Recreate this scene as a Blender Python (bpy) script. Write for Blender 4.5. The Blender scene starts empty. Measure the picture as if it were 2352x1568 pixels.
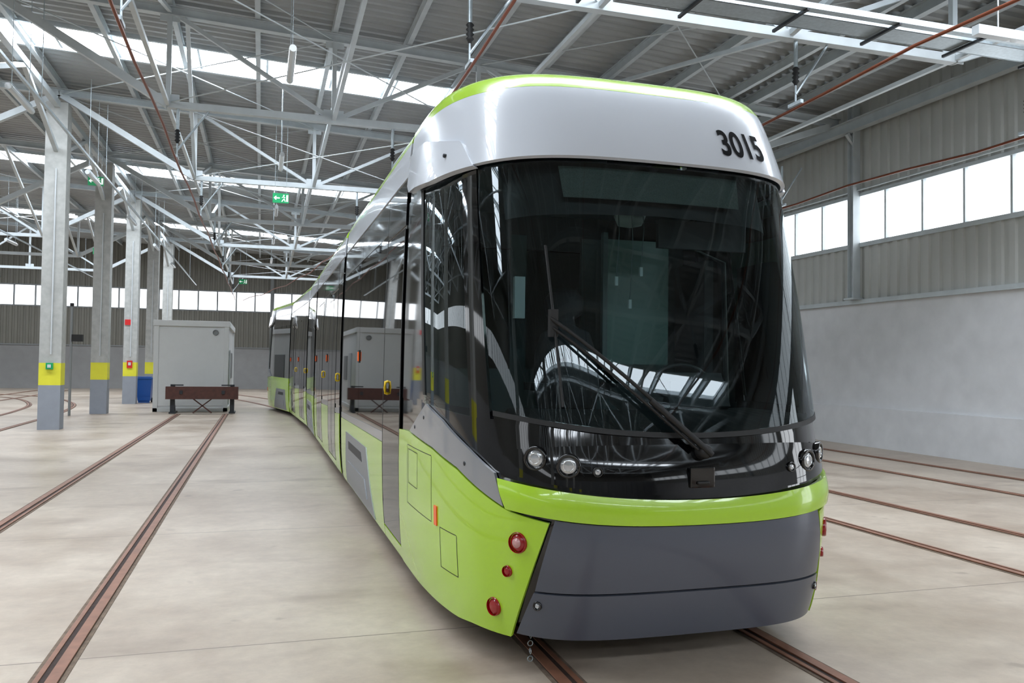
import bpy, math, bisect, random, bmesh
from mathutils import Vector, Matrix
random.seed(4)
C=bpy.context.scene
try:
    C.view_settings.view_transform='Standard'
except Exception: pass

# ------------------------------------------------------------------ materials
def lin(c):
    r=[]
    for x in c[:3]:
        x=x/255.0
        r.append(x/12.92 if x<=0.04045 else ((x+0.055)/1.055)**2.4)
    return (r[0],r[1],r[2],1.0)
def pmat(name,col,rough=0.5,metal=0.0,coat=0.0,noise=0.0,nscale=4.0,bump=0.0,emis=0.0,spec=0.5):
    m=bpy.data.materials.new(name); m.use_nodes=True
    nt=m.node_tree; b=nt.nodes['Principled BSDF']
    c=lin(col)
    b.inputs['Base Color'].default_value=c
    b.inputs['Roughness'].default_value=rough
    b.inputs['Metallic'].default_value=metal
    b.inputs['Coat Weight'].default_value=coat
    b.inputs['Coat Roughness'].default_value=0.03
    b.inputs['Specular IOR Level'].default_value=spec
    if noise>0 or bump>0:
        tc=nt.nodes.new('ShaderNodeTexCoord')
        n=nt.nodes.new('ShaderNodeTexNoise'); n.inputs['Scale'].default_value=nscale; n.inputs['Detail'].default_value=6
        nt.links.new(tc.outputs['Object'],n.inputs['Vector'])
        if noise>0:
            mr=nt.nodes.new('ShaderNodeMapRange')
            mr.inputs['From Min'].default_value=0.3; mr.inputs['From Max'].default_value=0.7
            mr.inputs['To Min'].default_value=1-noise; mr.inputs['To Max'].default_value=1+noise
            nt.links.new(n.outputs['Fac'],mr.inputs['Value'])
            mx=nt.nodes.new('ShaderNodeVectorMath'); mx.operation='SCALE'
            mx.inputs[0].default_value=c[:3]
            nt.links.new(mr.outputs['Result'],mx.inputs['Scale'])
            nt.links.new(mx.outputs['Vector'],b.inputs['Base Color'])
        if bump>0:
            bp=nt.nodes.new('ShaderNodeBump'); bp.inputs['Strength'].default_value=bump; bp.inputs['Distance'].default_value=0.02
            nt.links.new(n.outputs['Fac'],bp.inputs['Height'])
            nt.links.new(bp.outputs['Normal'],b.inputs['Normal'])
    if emis>0:
        b.inputs['Emission Color'].default_value=c
        b.inputs['Emission Strength'].default_value=emis
    return m
def emat(name,col,s):
    m=bpy.data.materials.new(name); m.use_nodes=True
    nt=m.node_tree; nt.nodes.remove(nt.nodes['Principled BSDF'])
    e=nt.nodes.new('ShaderNodeEmission'); e.inputs[0].default_value=lin(col); e.inputs[1].default_value=s
    nt.links.new(e.outputs[0],nt.nodes['Material Output'].inputs[0]); return m
def glassmat(name,tint,ior=1.5,boost=0.0):
    m=bpy.data.materials.new(name); m.use_nodes=True
    nt=m.node_tree; nt.nodes.remove(nt.nodes['Principled BSDF'])
    t=nt.nodes.new('ShaderNodeBsdfTransparent'); t.inputs[0].default_value=tint+(1,)
    g=nt.nodes.new('ShaderNodeBsdfGlossy'); g.inputs['Roughness'].default_value=0.01; g.inputs[0].default_value=(.9,.97,1,1)
    f=nt.nodes.new('ShaderNodeFresnel'); f.inputs[0].default_value=ior
    a=nt.nodes.new('ShaderNodeMath'); a.operation='ADD'; a.inputs[1].default_value=boost; a.use_clamp=True
    mx=nt.nodes.new('ShaderNodeMixShader')
    nt.links.new(f.outputs[0],a.inputs[0]); nt.links.new(a.outputs[0],mx.inputs[0])
    nt.links.new(t.outputs[0],mx.inputs[1]); nt.links.new(g.outputs[0],mx.inputs[2])
    nt.links.new(mx.outputs[0],nt.nodes['Material Output'].inputs[0]); return m

GREEN=pmat('tram_green',(166,208,44),0.25,coat=0.6)
WHITE=pmat('tram_white',(204,209,217),0.25,coat=0.6)
SILVER=pmat('tram_silver',(146,149,154),0.3,metal=0.35,coat=0.5)
GREY=pmat('tram_bumper_grey',(80,85,97),0.38,metal=0.2,coat=0.3,noise=0.04,nscale=300)
BLACK=pmat('tram_black_gloss',(6,7,9),0.05,coat=0.4)
BLACKM=pmat('black_rubber',(16,16,17),0.55)
BLACKL=pmat('fleet_lettering',(6,6,7),0.8,spec=.1)
SIDEGL=pmat('tram_side_window_black',(7,9,10),0.02,coat=0.0,spec=0.4)
ROOFG=pmat('tram_roof_grey',(190,192,195),0.5)
BOGIEC=pmat('tram_bogie_cover',(132,135,139),0.4,metal=0.2)
ORANGE=pmat('lamp_orange',(235,95,20),0.25,emis=0.1)
YELLOW=pmat('handle_yellow',(225,190,20),0.4)
REDL=pmat('lamp_red',(140,6,14),0.2,coat=.4,emis=0.05)
REDC=pmat('lamp_clear',(190,140,140),0.2,coat=.5)
CHROME=pmat('lamp_chrome',(225,228,230),0.12,metal=1.0)
LENS=pmat('lamp_lens',(190,195,200),0.08,metal=0.6,coat=1)
GLASS=glassmat('windshield_glass',(0.62,0.74,0.75),1.45,0.0)
SGLASS=glassmat('cab_side_glass',(0.5,0.62,0.58),1.48,0.0)
DASH=pmat('cab_dashboard',(34,37,40),0.55)
SEAT=pmat('cab_seat',(34,36,41),0.8)
CABW=pmat('cab_wall',(66,84,86),0.5)
CABT=pmat('cab_partition_glass',(88,112,108),0.2)
CABL=pmat('cab_light_panel',(165,178,178),0.4)
SIGNM=pmat('destination_mesh',(84,92,88),0.7,noise=.35,nscale=220)
STEEL=pmat('steel_painted',(190,197,200),0.45,metal=0.1,noise=0.08,nscale=3)
STEELD=pmat('steel_grey',(128,131,132),0.5,metal=0.1)
MULL=pmat('window_mullion',(140,145,148),0.5)
GALV=pmat('galvanised',(178,188,193),0.35,metal=0.6,noise=.1,nscale=20)
DECK=pmat('roof_deck',(160,163,163),0.45,metal=0.1,noise=.07,nscale=1.5)
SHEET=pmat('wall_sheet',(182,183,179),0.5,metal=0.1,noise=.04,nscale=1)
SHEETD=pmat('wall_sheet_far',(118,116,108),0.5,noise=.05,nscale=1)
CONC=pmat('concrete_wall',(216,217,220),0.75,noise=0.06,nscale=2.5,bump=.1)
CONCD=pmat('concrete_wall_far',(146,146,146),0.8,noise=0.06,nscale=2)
COLM=pmat('column_concrete',(172,173,170),0.8,noise=0.12,nscale=6,bump=.2)
COLY=pmat('column_yellow',(222,218,56),0.6,noise=0.04)
COLG=pmat('column_grey_paint',(142,148,158),0.6,noise=0.05)
RAIL=pmat('rail_brown',(138,96,76),0.45,metal=0.1,noise=0.18,nscale=10)
RAILD=pmat('rail_groove',(54,40,34),0.8,noise=.3,nscale=15)
BITU=pmat('rail_filler',(112,96,82),0.9,noise=0.3,nscale=12)
COPPER=pmat('contact_copper',(128,70,48),0.4,metal=0.6)
SKYL=emat('daylight_glazing',(238,246,255),21.0)
WIN=emat('window_daylight',(245,250,255),3.0)
WINR=emat('window_daylight_side',(242,249,255),3.4)
GATEGLOW=emat('added_gate_glow',(245,250,255),6.0)  # glow of the added gate, no known opening behind it
CONTM=pmat('container_white',(206,208,208),0.5,noise=.02)
WOOD=pmat('buffer_brown',(78,44,36),0.6,noise=.2,nscale=9)
DKSTEEL=pmat('dark_steel',(52,54,58),0.5,metal=.4)
BLUE=pmat('bin_blue',(20,80,160),0.4)
REDS=pmat('sign_red',(205,35,35),0.4)
SGREEN=pmat('exit_green',(10,150,90),0.4,emis=0.15)
SWHITE=pmat('exit_white',(245,250,248),0.4,emis=0.5)
LAMPP=pmat('lamp_housing',(200,205,208),0.3,coat=.4)

def floormat():
    m=bpy.data.materials.new('floor_concrete'); m.use_nodes=True
    nt=m.node_tree; b=nt.nodes['Principled BSDF']; N=nt.nodes.new; L=nt.links.new
    tc=N('ShaderNodeNewGeometry')
    n1=N('ShaderNodeTexNoise'); n1.inputs['Scale'].default_value=0.5; n1.inputs['Detail'].default_value=9; n1.inputs['Roughness'].default_value=.68
    n2=N('ShaderNodeTexNoise'); n2.inputs['Scale'].default_value=7; n2.inputs['Detail'].default_value=10; n2.inputs['Roughness'].default_value=.7
    L(tc.outputs['Position'],n1.inputs['Vector']); L(tc.outputs['Position'],n2.inputs['Vector'])
    cr=N('ShaderNodeValToRGB'); cr.color_ramp.elements[0].position=.34; cr.color_ramp.elements[0].color=lin((158,140,122))
    cr.color_ramp.elements[1].position=.62; cr.color_ramp.elements[1].color=lin((194,180,164))
    L(n1.outputs['Fac'],cr.inputs[0])
    mr=N('ShaderNodeMapRange'); mr.inputs['From Min'].default_value=.3; mr.inputs['From Max'].default_value=.7; mr.inputs['To Min'].default_value=.87; mr.inputs['To Max'].default_value=1.07
    L(n2.outputs['Fac'],mr.inputs['Value'])
    vm=N('ShaderNodeVectorMath'); vm.operation='SCALE'; L(cr.outputs[0],vm.inputs[0]); L(mr.outputs[0],vm.inputs['Scale'])
    sp=N('ShaderNodeSeparateXYZ'); L(tc.outputs['Position'],sp.inputs[0])
    def line(sock,ofs,per,w):
        a=N('ShaderNodeMath'); a.operation='SUBTRACT'; L(sock,a.inputs[0]); a.inputs[1].default_value=ofs
        p=N('ShaderNodeMath'); p.operation='PINGPONG'; L(a.outputs[0],p.inputs[0]); p.inputs[1].default_value=per/2
        l=N('ShaderNodeMath'); l.operation='LESS_THAN'; L(p.outputs[0],l.inputs[0]); l.inputs[1].default_value=w
        return l.outputs[0]
    l1=line(sp.outputs[1],5.5,3.7,.006)
    mx=N('ShaderNodeMix'); mx.data_type='RGBA'; L(l1,mx.inputs[0]); L(vm.outputs[0],mx.inputs[6]); mx.inputs[7].default_value=lin((112,100,88))
    n3=N('ShaderNodeTexNoise'); n3.inputs['Scale'].default_value=.75; n3.inputs['Detail'].default_value=5
    mp=N('ShaderNodeVectorMath'); mp.operation='MULTIPLY'; mp.inputs[1].default_value=(.8,1.6,1); L(tc.outputs['Position'],mp.inputs[0])
    L(mp.outputs[0],n3.inputs['Vector'])
    r3=N('ShaderNodeMapRange'); r3.inputs['From Min'].default_value=.58; r3.inputs['From Max'].default_value=.70; r3.inputs['To Min'].default_value=0; r3.inputs['To Max'].default_value=.5
    L(n3.outputs['Fac'],r3.inputs['Value'])
    m2=N('ShaderNodeMix'); m2.data_type='RGBA'; L(r3.outputs[0],m2.inputs[0]); L(mx.outputs[2],m2.inputs[6]); m2.inputs[7].default_value=lin((128,110,95))
    # small oily spots
    n4=N('ShaderNodeTexNoise'); n4.inputs['Scale'].default_value=2.6; n4.inputs['Detail'].default_value=2; L(tc.outputs['Position'],n4.inputs['Vector'])
    r4=N('ShaderNodeMapRange'); r4.inputs['From Min'].default_value=.70; r4.inputs['From Max'].default_value=.76; r4.inputs['To Min'].default_value=0; r4.inputs['To Max'].default_value=.45
    L(n4.outputs['Fac'],r4.inputs['Value'])
    m3=N('ShaderNodeMix'); m3.data_type='RGBA'; L(r4.outputs[0],m3.inputs[0]); L(m2.outputs[2],m3.inputs[6]); m3.inputs[7].default_value=lin((112,96,84))
    L(m3.outputs[2],b.inputs['Base Color'])
    rr=N('ShaderNodeMapRange'); rr.inputs['To Min'].default_value=.22; rr.inputs['To Max'].default_value=.5; L(n1.outputs['Fac'],rr.inputs['Value'])
    L(rr.outputs[0],b.inputs['Roughness'])
    return m
FLOOR=floormat()

# ------------------------------------------------------------------ mesh builder
class MB:
    def __init__(s): s.v=[];s.f=[];s.m=[];s.s=[]
    def add(s,vs,fs,mi=0,smooth=False):
        o=len(s.v); s.v+= [tuple(v) for v in vs]
        for f in fs: s.f.append([i+o for i in f]); s.m.append(mi); s.s.append(smooth)
    def box(s,c,size,mi=0,R=None):
        vs=[]
        for x in(-.5,.5):
            for y in(-.5,.5):
                for z in(-.5,.5):
                    p=Vector((x*size[0],y*size[1],z*size[2]))
                    if R is not None: p=R@p
                    vs.append(p+Vector(c))
        s.add(vs,[(0,1,3,2),(4,6,7,5),(0,4,5,1),(2,3,7,6),(0,2,6,4),(1,5,7,3)],mi)
    def bb(s,x0,x1,y0,y1,z0,z1,mi=0):
        s.box(((x0+x1)/2,(y0+y1)/2,(z0+z1)/2),(abs(x1-x0),abs(y1-y0),abs(z1-z0)),mi)
    def beam(s,p,q,w,h,mi=0):
        p=Vector(p);q=Vector(q);d=q-p;L=d.length
        if L<1e-5:return
        d.normalize(); up=Vector((0,0,1))
        if abs(d.z)>.95: up=Vector((0,1,0))
        x=d.cross(up).normalized(); z=x.cross(d).normalized()
        R=Matrix((x,d,z)).transposed()
        s.box((p+q)/2,(w,L,h),mi,R)
    def ibeam(s,p,q,w,h,mi=0,t=.015):
        p=Vector(p);q=Vector(q);d=(q-p).normalized(); up=Vector((0,0,1))
        if abs(d.z)>.95: up=Vector((0,1,0))
        x=d.cross(up).normalized(); z=x.cross(d).normalized()
        s.beam(p,q,t,h-2*t,mi)
        for k in(-1,1): s.beam(p+z*k*(h/2-t/2),q+z*k*(h/2-t/2),w,t,mi)
    def tube(s,pts,r,mi=0,n=8,caps=True):
        pts=[Vector(p) for p in pts]; rings=[]
        vs=[]
        for i,p in enumerate(pts):
            d=(pts[min(i+1,len(pts)-1)]-pts[max(i-1,0)]).normalized()
            up=Vector((0,0,1)) if abs(d.z)<.9 else Vector((0,1,0))
            x=d.cross(up).normalized(); y=x.cross(d)
            for k in range(n):
                a=2*math.pi*k/n; vs.append(p+x*math.cos(a)*r+y*math.sin(a)*r)
        fs=[]
        for i in range(len(pts)-1):
            for k in range(n):
                fs.append((i*n+k,i*n+(k+1)%n,(i+1)*n+(k+1)%n,(i+1)*n+k))
        s.add(vs,fs,mi,True)
        if caps: s.add(vs[:n],[tuple(range(n))],mi); s.add(vs[-n:],[tuple(range(n))],mi)
    def lathe(s,c,axis,prof,mi=0,n=24):
        c=Vector(c);a=Vector(axis).normalized()
        up=Vector((0,0,1)) if abs(a.z)<.9 else Vector((0,1,0))
        x=a.cross(up).normalized(); y=x.cross(a)
        vs=[]
        for r,h in prof:
            for k in range(n):
                t=2*math.pi*k/n; vs.append(c+a*h+x*math.cos(t)*r+y*math.sin(t)*r)
        fs=[]
        for i in range(len(prof)-1):
            for k in range(n): fs.append((i*n+k,i*n+(k+1)%n,(i+1)*n+(k+1)%n,(i+1)*n+k))
        s.add(vs,fs,mi,True)
    def strip(s,path,off,w,z0,z1,mi=0):
        vs=[];fs=[]
        P=[Vector((p[0],p[1],0)) for p in path]
        for i,p in enumerate(P):
            d=(P[min(i+1,len(P)-1)]-P[max(i-1,0)]).normalized(); nrm=Vector((d.y,-d.x,0))
            for o,z in((off-w/2,z0),(off-w/2,z1),(off+w/2,z1),(off+w/2,z0)):
                q=p+nrm*o; vs.append((q.x,q.y,z))
        for i in range(len(P)-1):
            a=i*4;b=a+4
            fs+=[(a,b,b+1,a+1),(a+1,b+1,b+2,a+2),(a+2,b+2,b+3,a+3)]
        fs+=[(0,1,2,3),(len(vs)-4,len(vs)-3,len(vs)-2,len(vs)-1)]
        s.add(vs,fs,mi)
    def obj(s,name,mats,parent=None,bevel=0):
        me=bpy.data.meshes.new(name); me.from_pydata(s.v,[],s.f)
        for m in mats: me.materials.append(m)
        for p,mi,sm in zip(me.polygons,s.m,s.s): p.material_index=mi; p.use_smooth=sm
        me.update()
        o=bpy.data.objects.new(name,me); C.collection.objects.link(o)
        if parent: o.parent=parent
        if bevel:
            b=o.modifiers.new('b','BEVEL'); b.width=bevel; b.segments=2; b.limit_method='ANGLE'
        return o
def empty(name):
    e=bpy.data.objects.new(name,None); C.collection.objects.link(e); return e
def spline(pts,n=12):
    out=[]
    P=[pts[0]]+list(pts)+[pts[-1]]
    for i in range(1,len(P)-2):
        for k in range(n):
            t=k/n
            out.append(tuple(0.5*((2*P[i][j])+(-P[i-1][j]+P[i+1][j])*t+(2*P[i-1][j]-5*P[i][j]+4*P[i+1][j]-P[i+2][j])*t*t+(-P[i-1][j]+3*P[i][j]-3*P[i+1][j]+P[i+2][j])*t**3) for j in range(len(pts[0]))))
    out.append(tuple(pts[-1])); return out

# ------------------------------------------------------------------ hall
X0,X1,YA,YB=-20.0,13.5,-22.0,56.0
def rz(x): return 8.8-.045*(x+1.8)
TY=[-16.1,-9.5,-2.9,3.7,10.3,16.9,23.5,30.1,36.7,43.3,49.9]
m=MB(); m.bb(X0-.3,X1+.3,YA-.3,YB+.3,-.3,0); m.obj('floor',[FLOOR])

def corr_deck(m,x0,x1,y0,y1,per=.28,h=.06):
    y=y0; prof=[]
    while y<y1-1e-6:
        for a,b in((0,0),(.3,0),(.42,1),(.88,1)):
            yy=y+a*per
            if yy<y1: prof.append((yy,b*h))
        y+=per
    prof.append((y1,0))
    vs=[]
    for yy,dz in prof: vs.append((x0,yy,rz(x0)+dz)); vs.append((x1,yy,rz(x1)+dz))
    m.add(vs,[(2*i,2*i+1,2*i+3,2*i+2) for i in range(len(prof)-1)])
m=MB()
strips=[(-15.2,-14.0,-18,12),(-9.2,-7.9,-18,12),(6.0,7.8,-18,12),(19.45,20.95,-18,5.2),(32.7,34.2,-18,5.2),(45.9,47.4,-18,5.2)]
y=YA
for a,b,xa,xb in strips:
    corr_deck(m,X0,X1,y,a); corr_deck(m,X0,xa,a,b); corr_deck(m,xb,X1,a,b); y=b
corr_deck(m,X0,X1,y,YB)
m.obj('ceiling',[DECK])
for i,(a,b,xa,xb) in enumerate(strips):
    m=MB()
    vs=[(xa,a,rz(xa)+.05),(xb,a,rz(xb)+.05),(xb,b,rz(xb)+.05),(xa,b,rz(xa)+.05)]
    m.add(vs,[(0,1,2,3)],0)
    x=xa
    while x<=xb+.01:
        m.beam((x,a,rz(x)+.0),(x,b,rz(x)+.0),.05,.06,1); x+=1.5
    for yy in(a,b): m.beam((xa,yy,rz(xa)),(xb,yy,rz(xb)),.08,.16,1)
    m.obj('window_%d'%(i+1),[SKYL,STEEL])

# walls
def sheet_x(m,x,ya,yb,z0,z1,mi,d=-1,per=.3,h=.045):
    prof=[];y=ya
    while y<yb:
        for a,b in((0,0),(.35,0),(.45,1),(.9,1)):
            if y+a*per<yb: prof.append((y+a*per,b*h*d))
        y+=per
    prof.append((yb,0)); vs=[]
    for yy,dx in prof: vs+=[(x+dx,yy,z0),(x+dx,yy,z1)]
    m.add(vs,[(2*i,2*i+2,2*i+3,2*i+1) for i in range(len(prof)-1)],mi)
def sheet_y(m,y,xa,xb,z0,z1,mi,d=-1,per=.3,h=.045):
    prof=[];x=xa
    while x<xb:
        for a,b in((0,0),(.35,0),(.45,1),(.9,1)):
            if x+a*per<xb: prof.append((x+a*per,b*h*d))
        x+=per
    prof.append((xb,0)); vs=[]
    for xx,dy in prof: vs+=[(xx,y+dy,z0),(xx,y+dy,z1)]
    m.add(vs,[(2*i,2*i+2,2*i+3,2*i+1) for i in range(len(prof)-1)],mi)
# right wall
m=MB()
m.bb(X1,X1+.3,YA,YB,0,3.35,0); m.bb(X1-.07,X1,YA,YB,0,.9,0); m.bb(X1-.1,X1+.2,YA,YB,3.32,3.42,2)
sheet_x(m,X1+.02,YA,YB,3.4,4.72,1); sheet_x(m,X1+.02,YA,YB,5.88,rz(X1)+.1,1)
m.bb(X1-.06,X1+.05,YA,YB,4.66,4.76,2); m.bb(X1-.06,X1+.05,YA,YB,5.86,5.94,2)
m.obj('wall_right',[CONC,SHEET,STEEL])
m=MB(); m.bb(X1+.06,X1+.1,YA,YB,4.74,5.9,0)
y=YA
while y<YB: m.bb(X1-.03,X1+.06,y-.025,y+.025,4.72,5.9,1); y+=1.1
m.obj('window_7',[WINR,STEEL])
m=MB()  # out-of-view glowing gate, added to reflect as a bright strip in the windshield
ga,gb=-1.2,1.6
m.bb(X1-.20,X1-.14,ga,gb,0,4.3,0)
for k in range(4):
    yy=ga+(gb-ga)*k/3; m.bb(X1-.24,X1-.10,yy-.04,yy+.04,0,4.36,1)
for z in(.04,1.4,2.8,4.3): m.bb(X1-.24,X1-.10,ga,gb,z-.04,z+.04,1)
m.obj('door_8',[GATEGLOW,STEELD])
for yy in [-16.1,-9.5,-2.9,3.7,9.7,16.3,22.9,29.5,36.1,42.7,49.3]:
    m=MB(); xx=X1-.14
    m.ibeam((xx,yy,3.42),(xx,yy,rz(X1)-.1),.2,.2); m.box((xx,yy,3.44),(.3,.34,.04)); m.beam((xx-.2,yy,7.35),(xx+.1,yy,7.0),.08,.08)
    m.obj('wall_column',[STEEL])
m=MB(); m.ibeam((X1-.3,YA,7.5),(X1-.3,YB,7.5),.2,.26); m.ibeam((X1-2.6,YA,rz(X1-2.6)-.16),(X1-2.6,YB,rz(X1-2.6)-.16),.14,.22)
m.tube([(X1-.12,YA,6.0),(X1-.12,YB,6.0)],.02)
m.obj('trim_1',[STEEL])
# far wall
m=MB()
m.bb(X0,X1,YB,YB+.3,0,2.65,0); sheet_y(m,YB,X0,X1,2.65,5.0,1); sheet_y(m,YB,X0,X1,6.25,9.8,1)
m.bb(X0,X1,YB-.06,YB+.05,2.6,2.68,2); m.bb(X0,X1,YB-.06,YB+.05,4.94,5.02,2); m.bb(X0,X1,YB-.06,YB+.05,6.2,6.28,2)
x=X0+2
while x<X1: m.bb(x-.1,x+.1,YB-.2,YB-.05,2.65,9.6,2); x+=6.2
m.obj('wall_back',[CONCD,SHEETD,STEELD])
m=MB(); m.bb(X0,X1,YB+.06,YB+.1,5.0,6.25,0)
x=X0
while x<X1: m.bb(x-.045,x+.045,YB-.03,YB+.06,5,6.25,1); x+=1.15
m.obj('window_8',[WIN,MULL])
# left wall
m=MB()
m.bb(X0-.3,X0,YA,YB,0,2.65,0); sheet_x(m,X0,YA,YB,2.65,5.0,1,1); sheet_x(m,X0,YA,YB,6.25,9.8,1,1)
m.obj('wall_left',[CONCD,SHEETD])
m=MB(); m.bb(X0-.1,X0-.06,YA,YB,5,6.25,0)
y=YA
while y<YB: m.bb(X0-.06,X0+.02,y-.045,y+.045,5,6.25,1); y+=1.15
m.obj('window_9',[WIN,MULL])
# front wall (behind the camera) with gates
m=MB()
sheet_y(m,YA,X0,X1,4.75,9.8,1,1); m.bb(X0,X1,YA-.3,YA,0,4.75,0)
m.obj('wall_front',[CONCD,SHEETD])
xs=[-1.85,2.45,7.2,11.2,-6.3,-10.6,-15]
xs.sort()
for i,x in enumerate(xs):
    m=MB()
    for k in range(4):
        a=x-1.75+k*.875
        m.bb(a+.03,a+.845,YA+.04,YA+.09,0.0,4.5,0)
        m.bb(a+.10,a+.775,YA+.09,YA+.10,0.2,2.0,0); m.bb(a+.10,a+.775,YA+.09,YA+.10,2.2,4.3,0)
    m.bb(x-1.8,x-1.74,YA+.03,YA+.12,0.0,4.52,0); m.bb(x+1.74,x+1.8,YA+.03,YA+.12,0.0,4.52,0)
    m.obj('door_%d'%(i+1),[STEELD])

# columns
CX=-5.08
for i,yy in enumerate(TY):
    m=MB(); w=.5;d=.46
    m.bb(CX-w/2,CX+w/2,yy-d/2,yy+d/2,0,1.12,2); m.bb(CX-w/2,CX+w/2,yy-d/2,yy+d/2,1.12,1.68,1); m.bb(CX-w/2,CX+w/2,yy-d/2,yy+d/2,1.68,8.3,0)
    m.tube([(CX+.02,yy-d/2-.025,1.9),(CX+.02,yy-d/2-.025,6.6)],.018,3)
    if i==6: m.box((CX,yy-d/2-.03,1.6),(.16,.07,.16),4); m.box((CX,yy-d/2-.07,1.6),(.08,.02,.08),3)
    if i==8:
        m.box((CX-.1,yy-d/2-.02,3.3),(.22,.03,.22),5); m.box((CX,yy-d/2-.02,1.6),(.2,.03,.3),5); m.box((CX,yy-d/2-.04,1.62),(.1,.02,.12),3)
    m.obj('concrete_column',[COLM,COLY,COLG,LAMPP,SGREEN,REDS])

# trusses
def tz(x): return rz(x)-.33
for yy in TY:
    m=MB(); zb=6.66
    m.ibeam((X0,yy,tz(X0)),(X1-.1,yy,tz(X1)),.16,.18)
    def span(xs,first_end,last_end):
        m.beam((xs[0],yy,zb),(xs[-1],yy,zb),.14,.13)
        for k,x in enumerate(xs):
            m.beam((x,yy,zb),(x,yy,tz(x)),.09,.09)
            m.box((x,yy,zb+.08),(.4,.02,.26)); m.box((x,yy,tz(x)-.1),(.36,.02,.2))
            if k<len(xs)-1:
                if k%2==0: m.beam((x,yy,tz(x)),(xs[k+1],yy,zb),.08,.08)
                else: m.beam((x,yy,zb),(xs[k+1],yy,tz(xs[k+1])),.08,.08)
        m.beam((xs[0],yy,zb),(first_end,yy,tz(first_end)-.05),.15,.15)
        m.beam((xs[-1],yy,zb),(last_end,yy,tz(last_end)-.05),.15,.15)
    span([-1.8,1.3,4.3,7.3,10.3],CX,X1-.2)
    span([-18,-15,-12,-8.4],X0,CX)
    m.obj('roof_truss',[STEEL])
m=MB()
for x in [-18,-15,-12,-8.4,-6.6,-5.08,-3.3,-1.8,-.2,1.3,2.8,4.3,5.8,7.3,8.8,10.3,12]:
    m.ibeam((x,YA,rz(x)-.13),(x,YB,rz(x)-.13),.1,.2)
for x in[-15,-1.8,4.3,10.3]:
    m.beam((x,YA,6.66),(x,YB,6.66),.07,.07)
for x in [-15,-8.4,-1.8,1.3,7.3]:
    for k in range(len(TY)-1):
        a,b=TY[k],TY[k+1]
        if k%2==1 or x in(1.3,-8.4): m.beam((x,b,6.66),(x+.3,a,tz(x)),.08,.08)
        if x in(-1.8,7.3): m.beam((x,a,6.66),(x,b,tz(x)),.07,.07)
for k in range(len(TY)-1):
    a,b=TY[k],TY[k+1]; mid=(a+b)/2
    m.beam((CX,a,8.25),(CX,b,8.25),.14,.16); m.beam((CX,a,7.0),(CX,mid,8.2),.1,.1); m.beam((CX,b,7.0),(CX,mid,8.2),.1,.1)
    for xa,xb in((-5.08,1.3),(4.3,10.3),(-15,-8.4)):
        m.tube([(xa,a,tz(xa)-.05),(xb,b,tz(xb)-.05)],.014,0,6); m.tube([(xa,b,tz(xa)-.05),(xb,a,tz(xb)-.05)],.014,0,6)
    m.tube([(-1.8,a,6.7),(4.3,b,6.7)],.012,0,6); m.tube([(-1.8,b,6.7),(4.3,a,6.7)],.012,0,6)
m.obj('roof_bracing',[STEEL])

# cable tray
m=MB()
for yy,z in((9.75,6.62),):
    for dy in(-.2,.2): m.bb(2.2,X1-.25,yy+dy-.012,yy+dy+.012,z,z+.1,0)
    m.bb(2.2,X1-.25,yy-.2,yy+.2,z,z+.008,0)
    x=2.4
    while x<13:
        m.bb(x-.02,x+.02,yy-.45,yy+.35,z-.05,z-.01,1); x+=1.5
m.bb(2.5,X1-.4,9.3,9.42,6.60,6.68,0)
m.obj('cable_tray',[GALV,DKSTEEL])
m=MB()
m.bb(9.4,12.2,8.95,9.07,6.45,6.58,0); m.tube([(9.8,9.01,6.58),(9.8,9.01,rz(9.8)-.2)],.01); m.tube([(11.8,9.01,6.58),(11.8,9.01,rz(11.8)-.2)],.01)
m.obj('strip_lamp',[LAMPP])
# contact wires
wx=[-1.62,2.5,7.42,11.8]
for x in wx:
    m=MB()
    pts=[]
    y=YA+.3
    while y<YB-.5:
        pts.append((x,y,5.62+.05*math.sin(y))) ; y+=1.65
    if x==2.5: pts=[(p[0]-(max(0,p[1]-24)**2)*.004,p[1],p[2]) for p in pts]
    m.tube(pts,.022,0,6)
    for yy in TY:
        if x==2.5 and yy>24: continue
        zc=5.64
        m.tube([(x,yy,6.6),(x,yy,6.2)],.03,1)
        m.lathe((x,yy,6.2),(0,0,-1),[(.03,0)]+[((.055 if k%2 else .03),.03*k) for k in range(1,9)]+[(.02,.27)],2,12)
        m.tube([(x,yy,5.95),(x,yy,zc)],.015,1)
        m.tube([(x,yy,5.8),(x+.55,yy,6.6)],.02,1); m.box((x,yy,zc+.02),(.05,.3,.05),1)
    m.obj('contact_wire',[COPPER,GALV,BLACKM])
for x,ys,z in((.36,[12.6,19.2,25.8,32.4,39],6.45),(-4.15,[15.6,22.2,28.8,35.4,42],6.35),(5.2,[26,33,40],6.45),(-9.5,[22,29,36,43],6.35),(9.6,[20,27],6.45)):
    for y in ys:
        m=MB()
        m.tube([(x,y,z),(x,y+1.5,z)],.055,0,10)
        m.box((x,y+.75,z+.06),(.06,1.3,.05),1)
        for k in(.2,1.3): m.tube([(x,y+k,z),(x,y+k,rz(x)-.2)],.006,1,5)
        m.obj('tube_lamp',[LAMPP,GALV])
for x in(-3.95,-9.3):
    m=MB(); m.beam((x,8,6.5),(x,55,6.5),.05,.05)
    for y in TY[4:]: m.tube([(x,y,6.5),(x,y,8.4)],.008)
    m.obj('cable_trunking',[GALV])

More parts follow.
